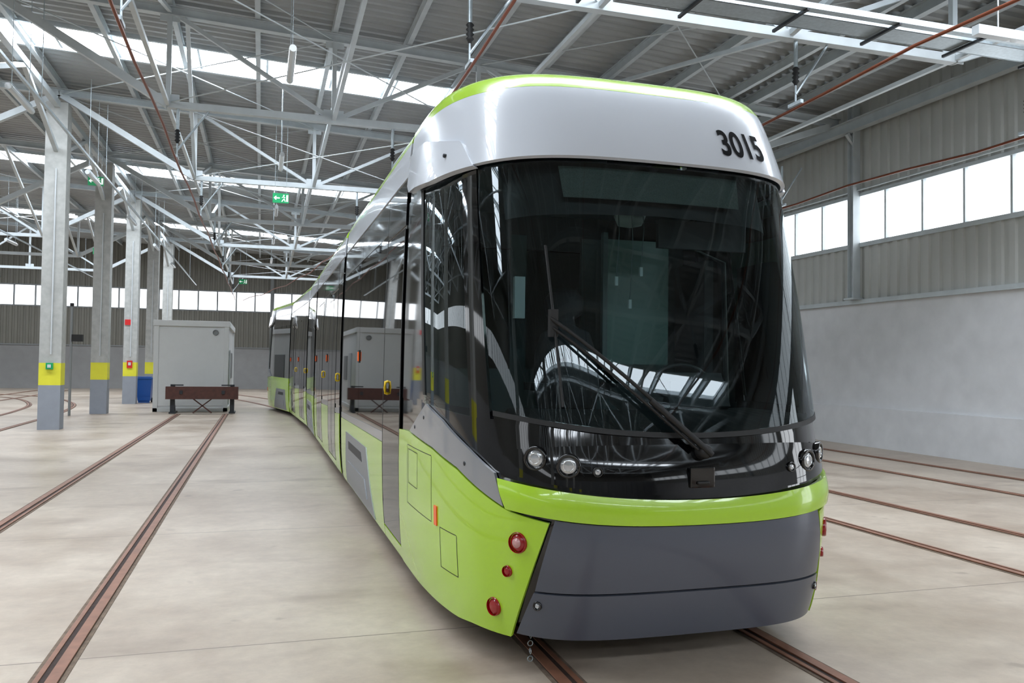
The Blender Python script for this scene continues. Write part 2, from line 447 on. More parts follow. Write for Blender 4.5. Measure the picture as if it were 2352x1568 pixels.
# exit signs
def exit_sign(x,y,z):
    m=MB(); w,h=.42,.26
    m.box((x,y,z),(w,.05,h),0)
    f=y-.028
    m.box((x-.09,f,z),(.13,.006,.03),1)
    R=Matrix.Rotation(math.radians(45),3,'Y')
    m.box((x-.145,f,z+.02),(.08,.006,.025),1,Matrix.Rotation(math.radians(-45),3,'Y')); m.box((x-.145,f,z-.02),(.08,.006,.025),1,R)
    m.lathe((x+.08,f,z+.075),(0,1,0),[(0,-.003),(.02,-.003),(.02,.003),(0,.003)],1,12)
    m.beam((x+.07,f,z+.05),(x+.09,f,z-.02),.006,.035,1)
    m.beam((x+.09,f,z-.02),(x+.12,f,z-.09),.006,.022,1); m.beam((x+.09,f,z-.02),(x+.05,f,z-.06),.006,.022,1)
    m.beam((x+.05,f,z-.06),(x+.03,f,z-.1),.006,.02,1)
    m.beam((x+.07,f,z+.04),(x+.03,f,z+.01),.006,.016,1); m.beam((x+.075,f,z+.04),(x+.12,f,z+.01),.006,.016,1)
    m.box((x+.17,f,z),(.05,.006,.18),1)
    for k in(-.15,.15): m.tube([(x+k,y,z+h/2),(x+k,y,rz(x)-.25)],.006,2,5)
    m.obj('exit_sign',[SGREEN,SWHITE,GALV])
exit_sign(-4.72,26.5,6.98); exit_sign(.42,23.2,6.22); exit_sign(-6.6,38,6.3); exit_sign(-1.0,46,6.0)

# tracks
def track(name,path):
    m=MB()
    for g in(-.752,.752):
        sg=1 if g<0 else -1
        m.strip(path,g,.19,.0005,.004,2)
        m.strip(path,g,.135,.001,.007,1)
        m.strip(path,g-sg*.032,.066,.001,.016,0)
        m.strip(path,g+sg*.052,.030,.001,.014,0)
    return m.obj(name,[RAIL,RAILD,BITU])
track('rail_track',[(-1.85,YA+.3),(-1.85,29.5)])
path=[(2.45,YA+.3),(2.45,20)]+[(2.45-((y-20)**2)*.0065,y) for y in range(21,54)]
track('rail_track',path)
track('rail_track',[(7.2,YA+.3),(7.2,YB-.5)])
track('rail_track',[(11.25,YA+.3),(11.25,YB-.5)])
track('rail_track',spline([(-6.8,17),(-6.9,24),(-7.1,31),(-8.0,37),(-10.4,43),(-15,48)],10))
track('rail_track',spline([(-11.2,14),(-11.2,30),(-11.2,52)],6))

# buffer stop
m=MB(); bx,by=-1.87,29.75
m.box((bx,by,.70),(2.3,.22,.42),0)
for k in(-.95,.95):
    m.bb(bx+k-.07,bx+k+.07,by+.12,by+.3,0,.98,1); m.beam((bx+k,by+.25,.9),(bx+k,by+.85,.03),.08,.08,1); m.bb(bx+k-.1,bx+k+.1,by+.05,by+.9,0,.05,1)
    m.box((bx+k*.82,by,.96),(.35,.1,.04),1)
    m.box((bx+k*.7,by-.13,.72),(.1,.03,.12),1)
m.beam((bx-.3,by+.1,.5),(bx+.3,by+.1,.02),.04,.04,0); m.beam((bx+.3,by+.1,.5),(bx-.3,by+.1,.02),.04,.04,0)
m.obj('buffer_stop',[WOOD,DKSTEEL])

# container
m=MB(); cx0,cx1,cy0,cy1=-3.55,-1.1,30.85,36.8
m.bb(cx0+.06,cx1-.06,cy0+.05,cy1-.05,.0,3.05,0)
for x in(cx0,cx1-.16):
    for y in(cy0,cy1-.16): m.bb(x,x+.16,y,y+.16,0,3.15,0)
m.bb(cx0-.03,cx1+.03,cy0-.03,cy1+.03,2.98,3.18,0); m.bb(cx0,cx1,cy0,cy1,0,.14,0)
m.bb(cx0+.1,cx1-.1,cy0+.03,cy0+.05,.2,2.9,0)
m.lathe((cx1-.45,cy0+.03,2.78),(0,-1,0),[(.1,0),(.1,.05),(.075,.06),(.07,.03),(0,.03)],1,20)
m.bb(cx1-.05,cx1-.02,cy0+2,cy0+2.9,.15,2.2,2); m.bb(cx1-.05,cx1-.02,cy0+3.6,cy0+4.8,1.1,2.1,1)
m.obj('storage_container',[CONTM,STEELD,LAMPP],bevel=.01)
# bin
m=MB(); bx,by=-4.65,37.75
vs=[(bx-.24,by-.26,.08),(bx+.24,by-.26,.08),(bx+.24,by+.26,.08),(bx-.24,by+.26,.08),(bx-.3,by-.33,.98),(bx+.3,by-.33,.98),(bx+.3,by+.33,.98),(bx-.3,by+.33,.98)]
m.add(vs,[(0,1,2,3),(0,4,5,1),(1,5,6,2),(2,6,7,3),(3,7,4,0)],0)
m.box((bx,by,1.02),(.64,.7,.07),0); m.box((bx,by,1.07),(.5,.5,.05),0); m.tube([(bx-.28,by+.38,1.0),(bx+.28,by+.38,1.0)],.02,0)
for k in(-.25,.25): m.lathe((bx+k,by+.27,.1),(1,0,0),[(0,-.03),(.1,-.03),(.1,.03),(0,.03)],1,16)
m.bb(bx-.22,bx+.22,by-.24,by-.1,0,.09,0)
m.obj('wheelie_bin',[BLUE,BLACKM],bevel=.01)
m=MB(); px,py=-5.75,29.0
m.tube([(px,py,0),(px,py,3.5)],.04,0); m.box((px+.18,py,2.45),(.3,.2,.22),1); m.tube([(px,py,3.45),(px,py,3.55)],.06,1)
m.obj('signal_post',[STEELD,BLACKM])

# ------------------------------------------------------------------ TRAM
def herm(tab,z):
    if z<=tab[0][0]: return tab[0][1]
    if z>=tab[-1][0]: return tab[-1][1]
    i=0
    while tab[i+1][0]<z: i+=1
    def sl(k):
        if k==0: return (tab[1][1]-tab[0][1])/(tab[1][0]-tab[0][0])
        if k==len(tab)-1: return (tab[-1][1]-tab[-2][1])/(tab[-1][0]-tab[-2][0])
        a=(tab[k][1]-tab[k-1][1])/(tab[k][0]-tab[k-1][0]); b=(tab[k+1][1]-tab[k][1])/(tab[k+1][0]-tab[k][0])
        if a*b<=0: return 0
        return 2*a*b/(a+b)
    h=tab[i+1][0]-tab[i][0]; t=(z-tab[i][0])/h
    return (2*t**3-3*t*t+1)*tab[i][1]+(t**3-2*t*t+t)*h*sl(i)+(-2*t**3+3*t*t)*tab[i+1][1]+(t**3-t*t)*h*sl(i+1)
WT=[(.1,1.27),(.3,1.30),(.6,1.32),(1.1,1.33),(2.0,1.325),(2.9,1.305),(3.2,1.295),(3.4,1.285),(3.6,1.27),(3.68,1.255),(3.74,1.22),(3.78,1.14)]
YT=[(.1,4.40),(.25,4.35),(.5,4.30),(.9,4.26),(1.1,4.27),(1.4,4.34),(2.0,4.49),(2.6,4.64),(3.1,4.77),(3.35,4.86),(3.55,4.96),(3.66,5.05),(3.74,5.17),(3.78,5.30)]
NT=[(.1,5.0),(1.2,5.2),(2.0,5.4),(2.8,5.1),(3.2,4.7),(3.78,4.6)]
YS=6.6
_oc={}
def outline(z):
    k=round(z,4)
    if k in _oc: return _oc[k]
    W=herm(WT,z);Y0=herm(YT,z); n=herm(NT,z); mm=3.0; D=YS-Y0
    pts=[]
    N=44
    for i in range(N+1):
        t=.84*i/N; pts.append((t,(1-t**n)**(1/mm)))
    q0=pts[-1][1]
    for i in range(1,N+1):
        q=q0*(1-i/N); pts.append(((1-q**mm)**(1/n),q))
    P=[(W*t,Y0+D*(1-q)+.07*t*t*q) for t,q in pts]
    L=[0]
    for i in range(1,len(P)): L.append(L[-1]+math.hypot(P[i][0]-P[i-1][0],P[i][1]-P[i-1][1]))
    _oc[k]=(P,L,W); return _oc[k]
def P3(s,z,off=0):
    P,L,W=outline(z); a=abs(s); sg=-1 if s<0 else 1
    if a>=1: x,y,nx,ny=W,YS+(a-1),1,0
    else:
        d=a*L[-1]; i=min(len(L)-2,max(0,bisect.bisect_right(L,d)-1)); t=(d-L[i])/(L[i+1]-L[i])
        x=P[i][0]+(P[i+1][0]-P[i][0])*t; y=P[i][1]+(P[i+1][1]-P[i][1])*t
        def tan(j):
            j0=max(0,j-1); j1=min(len(P)-1,j+1)
            if j==0: return (1,0)
            u=(P[j1][0]-P[j0][0],P[j1][1]-P[j0][1]); l=math.hypot(*u); return (u[0]/l,u[1]/l)
        t0=tan(i);t1=tan(i+1); tx=t0[0]*(1-t)+t1[0]*t; ty=t0[1]*(1-t)+t1[1]*t
        nx,ny=ty,-tx
    return Vector((sg*(x+nx*off),y+ny*off,z)), Vector((sg*nx,ny,0))
def RS(k,v,z):
    P,L,W=outline(z); sg=-1 if v<0 else 1; a=abs(v)
    if k=='s': return (v,z)
    c=0 if k=='x' else 1
    if k=='y' and a>=YS: return (sg*(1+a-YS),z)
    for i in range(len(P)-1):
        if P[i+1][c]>=a:
            d=P[i+1][c]-P[i][c]; t=0 if d==0 else max(0,(a-P[i][c])/d)
            return (sg*(L[i]+(L[i+1]-L[i])*t)/L[-1],z)
    return (sg*1.0,z)
def resample(pl,n):
    L=[0]
    def cd(p,q): return math.hypot((q[0]-p[0])*2.4,q[1]-p[1])
    for i in range(1,len(pl)): L.append(L[-1]+cd(pl[i-1],pl[i]))
    out=[]
    for k in range(n+1):
        d=L[-1]*k/n; i=min(len(L)-2,max(0,bisect.bisect_right(L,d)-1)); t=0 if L[i+1]==L[i] else (d-L[i])/(L[i+1]-L[i])
        out.append((pl[i][0]+(pl[i+1][0]-pl[i][0])*t,pl[i][1]+(pl[i+1][1]-pl[i][1])*t))
    return out
def mir(pl): return [(k,-v,z) for k,v,z in reversed(pl)]
def patch(name,bot,top,mat,par,M,off=0.0,nu=30,nv=8,thick=0.0,bev=0):
    b=resample([RS(*p) for p in bot],nu); t=resample([RS(*p) for p in top],nu)
    vs=[]
    for j in range(nv+1):
        v=j/nv
        for i in range(nu+1):
            s=b[i][0]*(1-v)+t[i][0]*v; z=b[i][1]*(1-v)+t[i][1]*v
            o=off(i/nu,v,s,z) if callable(off) else off
            p,_=P3(s,z,o)
            vs.append(M@p)
    w=nu+1
    fs=[(j*w+i,j*w+i+1,(j+1)*w+i+1,(j+1)*w+i) for j in range(nv) for i in range(nu)]
    m=MB(); m.add(vs,fs,0,True); o=m.obj(name,[mat],par)
    if thick:
        sd=o.modifiers.new('s','SOLIDIFY'); sd.thickness=thick; sd.offset=-1
        es=o.modifiers.new('e','EDGE_SPLIT'); es.split_angle=math.radians(40)
    return o
def both(name,bot,top,*a,**k):
    patch(name+'_l',bot,top,*a,**k); patch(name+'_r',mir(bot),mir(top),*a,**k)

XW=1.13
ZG0,ZG1=3.60,3.755
def wsb(x): return 1.40+.11*(x/1.12)**2
def lipt(x): return 1.025+.10*(x/1.1)**2
def lipb(x): return .885+.065*(abs(x)/1.05)**2.5
def rng(a,b,n): return [a+(b-a)*i/n for i in range(n+1)]
def visor_off(s,z):
    t=max(0,min(1,(z-3.08)/.53)); a=abs(s)
    side=max(0,min(1,(1.05-a)/.25))
    return .010+.035*(1-t)**1.5*side
def side_common(ya,yb,par,M,doors=(),bogies=(),wins=(),lamps=()):
    both('side_black',[('y',-yb,.16),('y',-ya,.16)],[('y',-yb,3.4),('y',-ya,3.4)],BLACK,par,M,off=-.006,nu=6,nv=24)
    both('cant_white',[('y',-yb,3.36),('y',-ya,3.36)],[('y',-yb,ZG0+.04),('y',-ya,ZG0+.04)],WHITE,par,M,off=.004,nu=4,nv=6,thick=.02)
    both('roof_edge_green',[('y',-yb,ZG0+.04),('y',-ya,ZG0+.04)],[('y',-yb,ZG1),('y',-ya,ZG1)],GREEN,par,M,off=.004,nu=4,nv=5,thick=.02)
    segs=[];y=ya
    for a,b in sorted(doors):
        segs.append((y,a-.02)); y=b+.02
    segs.append((y,yb))
    for a,b in segs:
        if b-a>.05: both('skirt_green',[('y',-b,.15),('y',-a,.15)],[('y',-b,1.0),('y',-a,1.03)],GREEN,par,M,off=.002,nu=4,nv=8,thick=.008)
        if b-a>.3: both('skirt_silver',[('y',-b,1.01),('y',-a,1.04)],[('y',-b,1.08),('y',-a,1.13)],SILVER,par,M,off=.000,nu=4,nv=2,thick=.006)
        n=max(1,round((b-a)/2.2))
        if b-a>.3:
            for i in range(n):
                c=a+(b-a)*i/n+.006; d=a+(b-a)*(i+1)/n-.006
                both('window_side',[('y',-d,1.15),('y',-c,1.15)],[('y',-d,3.0),('y',-c,3.0)],SIDEGL,par,M,off=.000,nu=2,nv=14,thick=.005)
                both('panel_upper',[('y',-d,3.01),('y',-c,3.01)],[('y',-d,3.34),('y',-c,3.34)],BLACK,par,M,off=.000,nu=2,nv=4,thick=.005)
    for a,b in doors:
        w=(b-a); k=1 if w<1.2 else 2
        for i in range(k):
            c=a+w*i/k+.008; d=a+w*(i+1)/k-.008
            both('door_leaf',[('y',-d,.27),('y',-c,.27)],[('y',-d,2.92),('y',-c,2.92)],SIDEGL,par,M,off=.003,nu=2,nv=16,thick=.008)
            for q in (c,d):
                both('door_seal',[('y',-q-.014,.27),('y',-q+.014,.27)],[('y',-q-.014,2.92),('y',-q+.014,2.92)],BLACKM,par,M,off=.004,nu=1,nv=12,thick=.004)
        both('door_header',[('y',-b,2.95),('y',-a,2.95)],[('y',-b,3.34),('y',-a,3.34)],BLACK,par,M,off=.002,nu=2,nv=4,thick=.006)
        both('door_sill',[('y',-b,.15),('y',-a,.15)],[('y',-b,.25),('y',-a,.25)],GREEN,par,M,off=.002,nu=2,nv=2,thick=.008)
        mb=MB()
        for sg in(-1,1):
            for yy,zz,mi in ((a+w*.72 if k==1 else a-.35,1.56,1),(10.0 if k==1 else b+.45,1.86,0)):
                p,nrm=P3(sg*(1+yy-YS),zz,.004)
                if mi==0:
                    mb.box(M@p,(.03,.09,.11),0,M.to_3x3()); mb.box(M@(p-nrm*.008),(.025,.13,.15),2,M.to_3x3())
                else:
                    pts=[M@(p+nrm*h+Vector((0,0,dz))) for h,dz in((-.02,-.06),(.018,-.05),(.022,0),(.018,.05),(-.02,.06))]
                    mb.tube(pts,.014,1,8)
        mb.obj('door_fittings',[ORANGE,YELLOW,BLACKM],par)
    for a,b in bogies:
        both('bogie_cover',[('y',-b,.17),('y',-a,.17)],[('y',-(b-.15),.86),('y',-(a+.55),.86)],BOGIEC,par,M,off=.010,nu=8,nv=5,thick=.015)
        both('bogie_vent',[('y',-(b-.5),.66),('y',-(a+.9),.66)],[('y',-(b-.5),.76),('y',-(a+1.0),.76)],DKSTEEL,par,M,off=.013,nu=4,nv=2,thick=.01)
        both('bogie_rib',[('y',-(b-.4),.3),('y',-(a+.5),.3)],[('y',-(b-.45),.5),('y',-(a+.65),.5)],BOGIEC,par,M,off=.022,nu=4,nv=2,thick=.02)
        mb=MB()
        for sg in(-1,1):
            for yy in(a+.55,b-.6):
                c=Vector((sg*.75,yy,.31)); A=M.to_3x3()@Vector((1,0,0))
                mb.lathe(M@c,A,[(0,-.06),(.1,-.06),(.12,-.05),(.26,-.05),(.295,-.055),(.295,.055),(.26,.05),(.12,.05),(.1,.06),(0,.06)],0,28)
        mb.box(M@Vector((0,(a+b)/2,.38)),(1.3,b-a-.2,.16),0,M.to_3x3())
        mb.obj('bogie',[DKSTEEL],par)
def cap_section(ya,yb,par,M,cab):
    mb=MB(); z=ZG1-.003
    if cab:
        pts=[P3(s,z,0)[0] for s in ([1-i/40 for i in range(0,41)])]
        pts=[Vector((p.x,p.y,z)) for p in pts]
        left=[Vector((-p.x,p.y,z)) for p in reversed(pts[:-1])]
        W=outline(z)[2]
        ring=[Vector((W,yb,z))]+pts+left+[Vector((-W,yb,z))]
    else:
        W=outline(z)[2]; ring=[Vector((W,yb,z)),Vector((W,ya,z)),Vector((-W,ya,z)),Vector((-W,yb,z))]
    mb.add([M@p for p in ring],[tuple(range(len(ring)))],0)
    for k in range(int((yb-max(ya,6.8))/2.2)):
        c=max(ya,6.8)+.4+k*2.2
        mb.box(M@Vector((0,c+.8,z+.0)),(1.3,1.6,.12),0,M.to_3x3())
    for yy in ([yb] if cab else [ya,yb]):
        zs=[.16,.6,1.1,2,2.9,3.2,3.4,3.55,3.64,3.74]
        r=[Vector((outline(q)[2]-.02,yy,q)) for q in zs]; l=[Vector((-p.x,p.y,p.z)) for p in reversed(r)]
        mb.add([M@p for p in r+l],[tuple(range(len(zs)*2))],1)
    mb.box(M@Vector((0,(max(ya,5.9)+yb)/2,.72)),(2.3,yb-max(ya,5.9)-.1,.3),1,M.to_3x3())
    mb.obj('roof_and_bulkheads',[ROOFG,BLACKM],par)

def lamp(mb,M,s,z,off,r,lens,rimr=1.25,h=.02,rim=1):
    p,nrm=P3(s,z,off); n3=M.to_3x3()@nrm; c=M@p
    mb.lathe(c,n3,[(r*rimr,-.02),(r*rimr,h*.3),(r*rimr*.93,h),(r*1.02,h*.9),(r,-.0)],rim,28)
    mb.lathe(c,n3,[(r,-.005),(r*.8,h*.5),(r*.5,h*.75),(0,h*.85)],lens,28)
    if lens==0:
        mb.lathe(c,n3,[(r*.62,h*.66),(r*.62,h*.9),(r*.54,h*.9),(r*.54,h*.6)],3,24)
    if lens==2 and r>.053:
        mb.lathe(c,n3,[(r*.5,h*.7),(r*.5,h*1.1),(0,h*1.15)],5,24)

def cab(par,M,yb,full=True,doors=(),bogies=()):
    xs=rng(-1.12,1.12,24)
    front_b=[('x',x,wsb(x)-.0) for x in xs]
    U=.18
    patch('body_lower',[('y',-yb,U),('y',-6.0,U),('x',-1.17,.22)]+[('x',x,.30) for x in rng(-1.05,1.05,10)]+[('x',1.17,.22),('y',6.0,U),('y',yb,U)],
          [('y',-yb,1.52),('y',-5.9,1.52)]+front_b+[('y',5.9,1.52),('y',yb,1.52)],BLACK,par,M,off=-.012,nu=160,nv=20)
    both('a_pillar',[('y',-4.98,1.46),('x',-XW,1.46)],[('y',-5.36,3.12),('x',-XW,3.12)],BLACK,par,M,off=.002,nu=8,nv=20,thick=.02)
    both('b_pillar',[('y',-yb,1.5),('y',-5.88,1.5)],[('y',-yb,3.12),('y',-6.2,3.12)],BLACK,par,M,off=-.010,nu=30,nv=16)
    patch('header',[('y',-yb,3.08),('y',-6,3.08)]+[('x',x,3.08) for x in rng(-1.1,1.1,10)]+[('y',6,3.08),('y',yb,3.08)],
          [('y',-yb,3.6),('y',-6,3.6)]+[('x',x,3.6) for x in rng(-1.0,1.0,10)]+[('y',6,3.6),('y',yb,3.6)],BLACK,par,M,off=-.015,nu=120,nv=10)
    patch('windshield',[('x',x,wsb(x)) for x in xs],[('x',x*1.01,3.11) for x in xs],GLASS,par,M,off=-.004,nu=60,nv=30)
    both('side_glass',[('y',-5.9,1.5),('y',-4.96,1.46)],[('y',-6.22,3.1),('y',-5.34,3.1)],SGLASS,par,M,off=-.004,nu=16,nv=16)
    both('window_gasket',[('y',-5.92,1.56),('y',-5.86,1.56)],[('y',-6.24,3.1),('y',-6.16,3.1)],BLACKM,par,M,off=.003,nu=2,nv=14,thick=.01)
    patch('windshield_seal',[('x',x,wsb(x)-.03) for x in xs],[('x',x,wsb(x)-.0) for x in xs],BLACKM,par,M,off=.001,nu=60,nv=2,thick=.01)
    xs2=rng(-1.10,1.10,24)
    patch('headlight_cover',[('x',x,1.05+.11*(abs(x)/1.1)**2.2) for x in xs2],[('x',x*.985,1.335-.05*(abs(x)/1.1)**6) for x in xs2],BLACK,par,M,off=.003,nu=60,nv=8,thick=.01)
    xs3=rng(-1.10,1.10,24)
    patch('lip_green',[('x',x*.97,lipb(x)) for x in xs3],[('x',x*1.005,lipt(x)) for x in xs3],GREEN,par,M,off=lambda u,v,s,z:.030-.012*v+.010*math.sin(math.pi*v),nu=70,nv=10,thick=.04)
    patch('bumper_upper',[('x',x,.505) for x in rng(-.935,.935,20)],[('x',x*.98,lipb(x)-.008) for x in rng(-.875,.875,20)],GREY,par,M,off=lambda u,v,s,z:.006+.012*math.sin(v*math.pi*.9),nu=50,nv=10,thick=.03)
    patch('bumper_lower',[('x',x,.225) for x in rng(-1.0,1.0,20)],[('x',x,.492) for x in rng(-.94,.94,20)],GREY,par,M,off=lambda u,v,s,z:-.006+.014*v,nu=50,nv=8,thick=.03)
    dA=doors[0][0]-.03 if doors else yb
    both('corner_green',[('y',-dA,.15),('y',-6.2,.15),('y',-5.2,.17),('x',-1.16,.19),('x',-1.015,.2)],
         [('y',-dA,1.24),('y',-6.4,1.255),('y',-5.6,1.20),('y',-5.11,1.12),('x',-1.07,.945),('x',-.885,.90)],GREEN,par,M,off=.008,nu=60,nv=16,thick=.02)
    both('stripe_silver',[('y',-6.37,1.266),('y',-5.6,1.215),('y',-5.11,1.137),('x',-1.085,.965)],
         [('y',-5.80,1.50),('y',-5.4,1.41),('y',-4.98,1.27),('x',-1.12,1.15)],SILVER,par,M,off=.010,nu=40,nv=8,thick=.02)
    vb=[('y',-6.72,3.40),('y',-6.35,3.14),('y',-5.6,3.08)]+[('x',x,3.08+.01*(1-x*x)) for x in rng(-1.12,1.12,16)]+[('y',5.6,3.08),('y',6.35,3.14),('y',6.72,3.40)]
    ZV=lambda s:ZG0
    vt=[('y',-6.75,ZG0+.04),('y',-6.3,ZG0+.035),('y',-5.7,ZG0+.015)]+[('x',x,ZG0) for x in rng(-1.05,1.05,16)]+[('y',5.7,ZG0+.015),('y',6.3,ZG0+.035),('y',6.75,ZG0+.04)]
    patch('visor_white',vb,vt,WHITE,par,M,off=lambda u,v,s,z:visor_off(s,z),nu=140,nv=16,thick=.03)
    both('visor_wing',[('y',-6.78,3.44),('y',-6.4,3.12),('y',-5.7,3.06),('x',-1.12,3.065)],[('y',-6.80,3.50),('y',-6.0,3.42),('y',-5.35,3.27),('x',-1.135,3.13)],WHITE,par,M,
         off=lambda u,v,s,z:visor_off(s,z)+.012+.04*math.sin(math.pi*min(1,max(0,u)))*(1-v*.4),nu=50,nv=8,thick=.05)
    patch('roof_trim_green',[(a_,b_,c_+.002) for a_,b_,c_ in vt],
          [('y',-6.85,ZG1)]+[('x',x,ZG1) for x in rng(-.95,.95,12)]+[('y',6.85,ZG1)],GREEN,par,M,off=.010,nu=140,nv=8,thick=.03)
    side_common(6.85 if not doors else 6.87,yb,par,M,doors,bogies)
    cap_section(4.3,yb,par,M,True)
    mb=MB()
    for sg in(-1,1):
        for x,z,r,mi in((.945,1.255,.052,0),(.785,1.22,.052,0),(.63,1.19,.022,0)):
            s=RS('x',sg*x,z)[0]; lamp(mb,M,s,z,.006,r,mi,1.35,.012)
        for x,z,r in((1.02,.772,.055),(1.055,.595,.03),(1.095,.36,.05)):
            s=RS('x',sg*x,z)[0]; lamp(mb,M,s,z,.010,r,2,1.10,.016,2)
        s=RS('x',sg*.97,.42)[0]; lamp(mb,M,s*.93,.42,.004,.018,0,1.5,.012)
        # screw heads on the silver stripe and the visor wing
        for y_,z_,o_ in((5.85,1.40,.010),(5.0,1.17,.010),(6.15,1.31,.010),(5.5,3.2,.075)):
            s=RS('y',sg*y_,z_)[0]; p,nn=P3(s,z_,o_)
            mb.lathe(M@p,M.to_3x3()@nn,[(.014,-.02),(.014,.002),(.011,.004),(0,.004)],4,14)
    mb.obj('lamps',[LENS,BLACK,REDL,CHROME,DKSTEEL,REDC],par)
    def seam(y1,y2,z1,z2,n):
        w=.005
        o=.0092
        both(n+'_a',[('y',-y1,z1),('y',-y2,z1)],[('y',-y1,z1+w),('y',-y2,z1+w)],BLACKM,par,M,off=o,nu=6,nv=1)
        both(n+'_b',[('y',-y1,z2),('y',-y2,z2)],[('y',-y1,z2+w),('y',-y2,z2+w)],BLACKM,par,M,off=o,nu=6,nv=1)
        both(n+'_c',[('y',-y1,z1),('y',-y1+.007,z1)],[('y',-y1,z2),('y',-y1+.007,z2)],BLACKM,par,M,off=o,nu=1,nv=6)
        both(n+'_d',[('y',-y2,z1),('y',-y2+.007,z1)],[('y',-y2,z2),('y',-y2+.007,z2)],BLACKM,par,M,off=o,nu=1,nv=6)
    seam(6.45,5.62,.70,1.15,'hatch'); seam(6.4,6.05,.86,1.12,'hatch2'); seam(5.42,5.12,.44,.70,'hatch3')
    both('reflector',[('y',-5.53,.70),('y',-5.47,.70)],[('y',-5.53,.83),('y',-5.47,.83)],ORANGE,par,M,off=.016,nu=1,nv=2,thick=.01)
    mb=MB()
    p,n=P3(0,1.15,.01); mb.box(M@p,(.16,.03,.12),0,M.to_3x3()); mb.box(M@(p+n*.02+Vector((0,0,-.03))),(.08,.02,.02),1,M.to_3x3())
    mb.obj('mask_flap',[BLACK,BLACKM],par,bevel=.008)
    mb=MB()
    def W(x,z,o): 
        s=RS('x',x,z)[0]; return M@P3(s,z,o)[0]
    mb.lathe(W(0.02,1.29,.0),M.to_3x3()@Vector((0,-1,.2)),[(.045,0),(.045,.05),(.03,.07),(0,.07)],0,16)
    a=[W(.04-.86*t,1.30+.76*t,.075) for t in rng(0,1,12)]; b=[W(-.03-.79*t,1.31+.70*t,.06) for t in rng(0,1,12)]
    mb.tube(a,.011,0,8); mb.tube(b,.009,0,8)
    mb.tube([W(.05-.35*t,1.28+.31*t,.07) for t in rng(0,1,5)],.018,0,8)
    mb.tube([W(-.82+.03*t,2.5-.95*t,.05) for t in rng(0,1,14)],.008,0,6); mb.tube([W(-.82+.03*t,2.5-.95*t,.02) for t in rng(0,1,14)],.009,0,6)
    mb.box(W(-.81,2.03,.05),(.05,.04,.16),0,M.to_3x3())
    mb.obj('wiper',[BLACKM],par)
    # interior
    mb=MB()
    F=lambda x,y,z:M@Vector((x,y,z))
    mb.box(F(0,6.0,.95),(2.4,2.2,.06),0,M.to_3x3())
    ds=[]
    for x in rng(-1.08,1.08,24):
        s=RS('x',x,1.42)[0]; ds.append(P3(s,wsb(x)-.02,-.05)[0])
    vs=[];fs=[]
    for p in ds:
        bx=p.x*.86; by=5.0+.3*abs(p.x)
        vs+=[M@p,M@Vector((bx,by-.1,1.5)),M@Vector((bx,by,1.46)),M@Vector((bx,by+.02,1.0))]
    for i in range(len(ds)-1):
        a=i*4
        for k in range(3): fs.append((a+k,a+4+k,a+5+k,a+1+k))
    mb.add(vs,fs,0,False)
    R3=M.to_3x3()
    mb.box(F(.42,5.1,1.62),(.46,.05,.26),0,R3@Matrix.Rotation(-.5,3,'X')); mb.box(F(.42,5.16,1.6),(.42,.22,.18),0,R3)
    mb.box(F(.0,5.15,1.56),(.3,.2,.1),0,R3@Matrix.Rotation(.3,3,'X'))
    mb.tube([F(.25+.25*math.cos(t)+.2,5.35,1.62+.18*math.sin(t)) for t in rng(0,2*math.pi,20)],.014,0)
    def rbox(c,sz,mi,rx=0): mb.box(c,sz,mi,R3@Matrix.Rotation(rx,3,'X'))
    for sx_ in(-.12,):
        rbox(F(sx_,5.95,1.38),(.5,.5,.12),1)
        mb.lathe(F(sx_,6.15,1.42),R3@Vector((0,.12,1)),[(0,0),(.23,.02),(.26,.2),(.25,.45),(.2,.62),(.09,.68),(.08,.74),(.15,.78),(.16,.9),(.11,.97),(0,.98)],1,20)
        for k in(-.32,.32): rbox(F(sx_+k,6.0,1.62),(.07,.36,.06),1)
    mb.box(F(-.12,6.0,1.15),(.2,.2,.36),0,R3)
    yb2=6.78
    mb.box(F(-.0,yb2,1.3),(2.4,.04,.9),2,R3); mb.box(F(0,yb2,2.98),(2.4,.04,.4),0,R3)
    for x,w in((-1.12,.2),(-.35,.14),(.38,.3),(1.12,.2)): mb.box(F(x,yb2,2.2),(w,.05,1.4),2,R3)
    mb.box(F(.78,yb2-.02,2.2),(.5,.02,1.4),4,R3)
    mb.box(F(.45,6.1,2.3),(.55,.03,1.0),4,R3); mb.box(F(.16,6.09,2.3),(.04,.05,1.1),2,R3)
    mb.box(F(0,yb2+1.6,2.0),(2.4,.04,2.0),2,R3)
    mb.box(F(0,6.0,3.1),(2.3,1.6,.04),2,R3)
    mb.box(F(.55,5.25,2.72),(.7,.04,.2),0,R3)
    mb.box(F(-.86,5.1,2.22),(.07,.04,.27),3,R3)
    mb.lathe(F(.15,5.6,2.9),(0,0,-1),[(.0,0),(.12,0),(.09,.07),(0,.09)],3,20)
    for x,z0,z1 in((-.2,3.0,2.35),(-.1,3.0,2.2),(-.02,3.0,2.42)):
        mb.tube([F(x,5.05,z0),F(x+.02,5.05,(z0+z1)/2),F(x,5.05,z1)],.003,2,6); mb.box(F(x,5.05,z1),(.02,.02,.06),3,R3)
    mb.tube([F(.98,5.6,1.4),F(1.0,5.7,2.6),F(.6,5.7,2.75)],.02,0)
    mb.box(F(1.02,6.2,2.0),(.08,.5,1.3),1,R3)
    mb.obj('cab_interior',[DASH,SEAT,CABW,CABL,CABT],par)
    patch('destination_frit',[('x',-1.1,2.72),('x',0,2.76),('x',1.1,2.72)],[('x',-1.1,3.1),('x',0,3.1),('x',1.1,3.1)],BLACKM,par,M,off=-.16,nu=30,nv=4)
    patch('destination_panel',[('x',-.68,2.84),('x',.60,2.84)],[('x',-.70,3.05),('x',.62,3.05)],SIGNM,par,M,off=-.10,nu=20,nv=4)

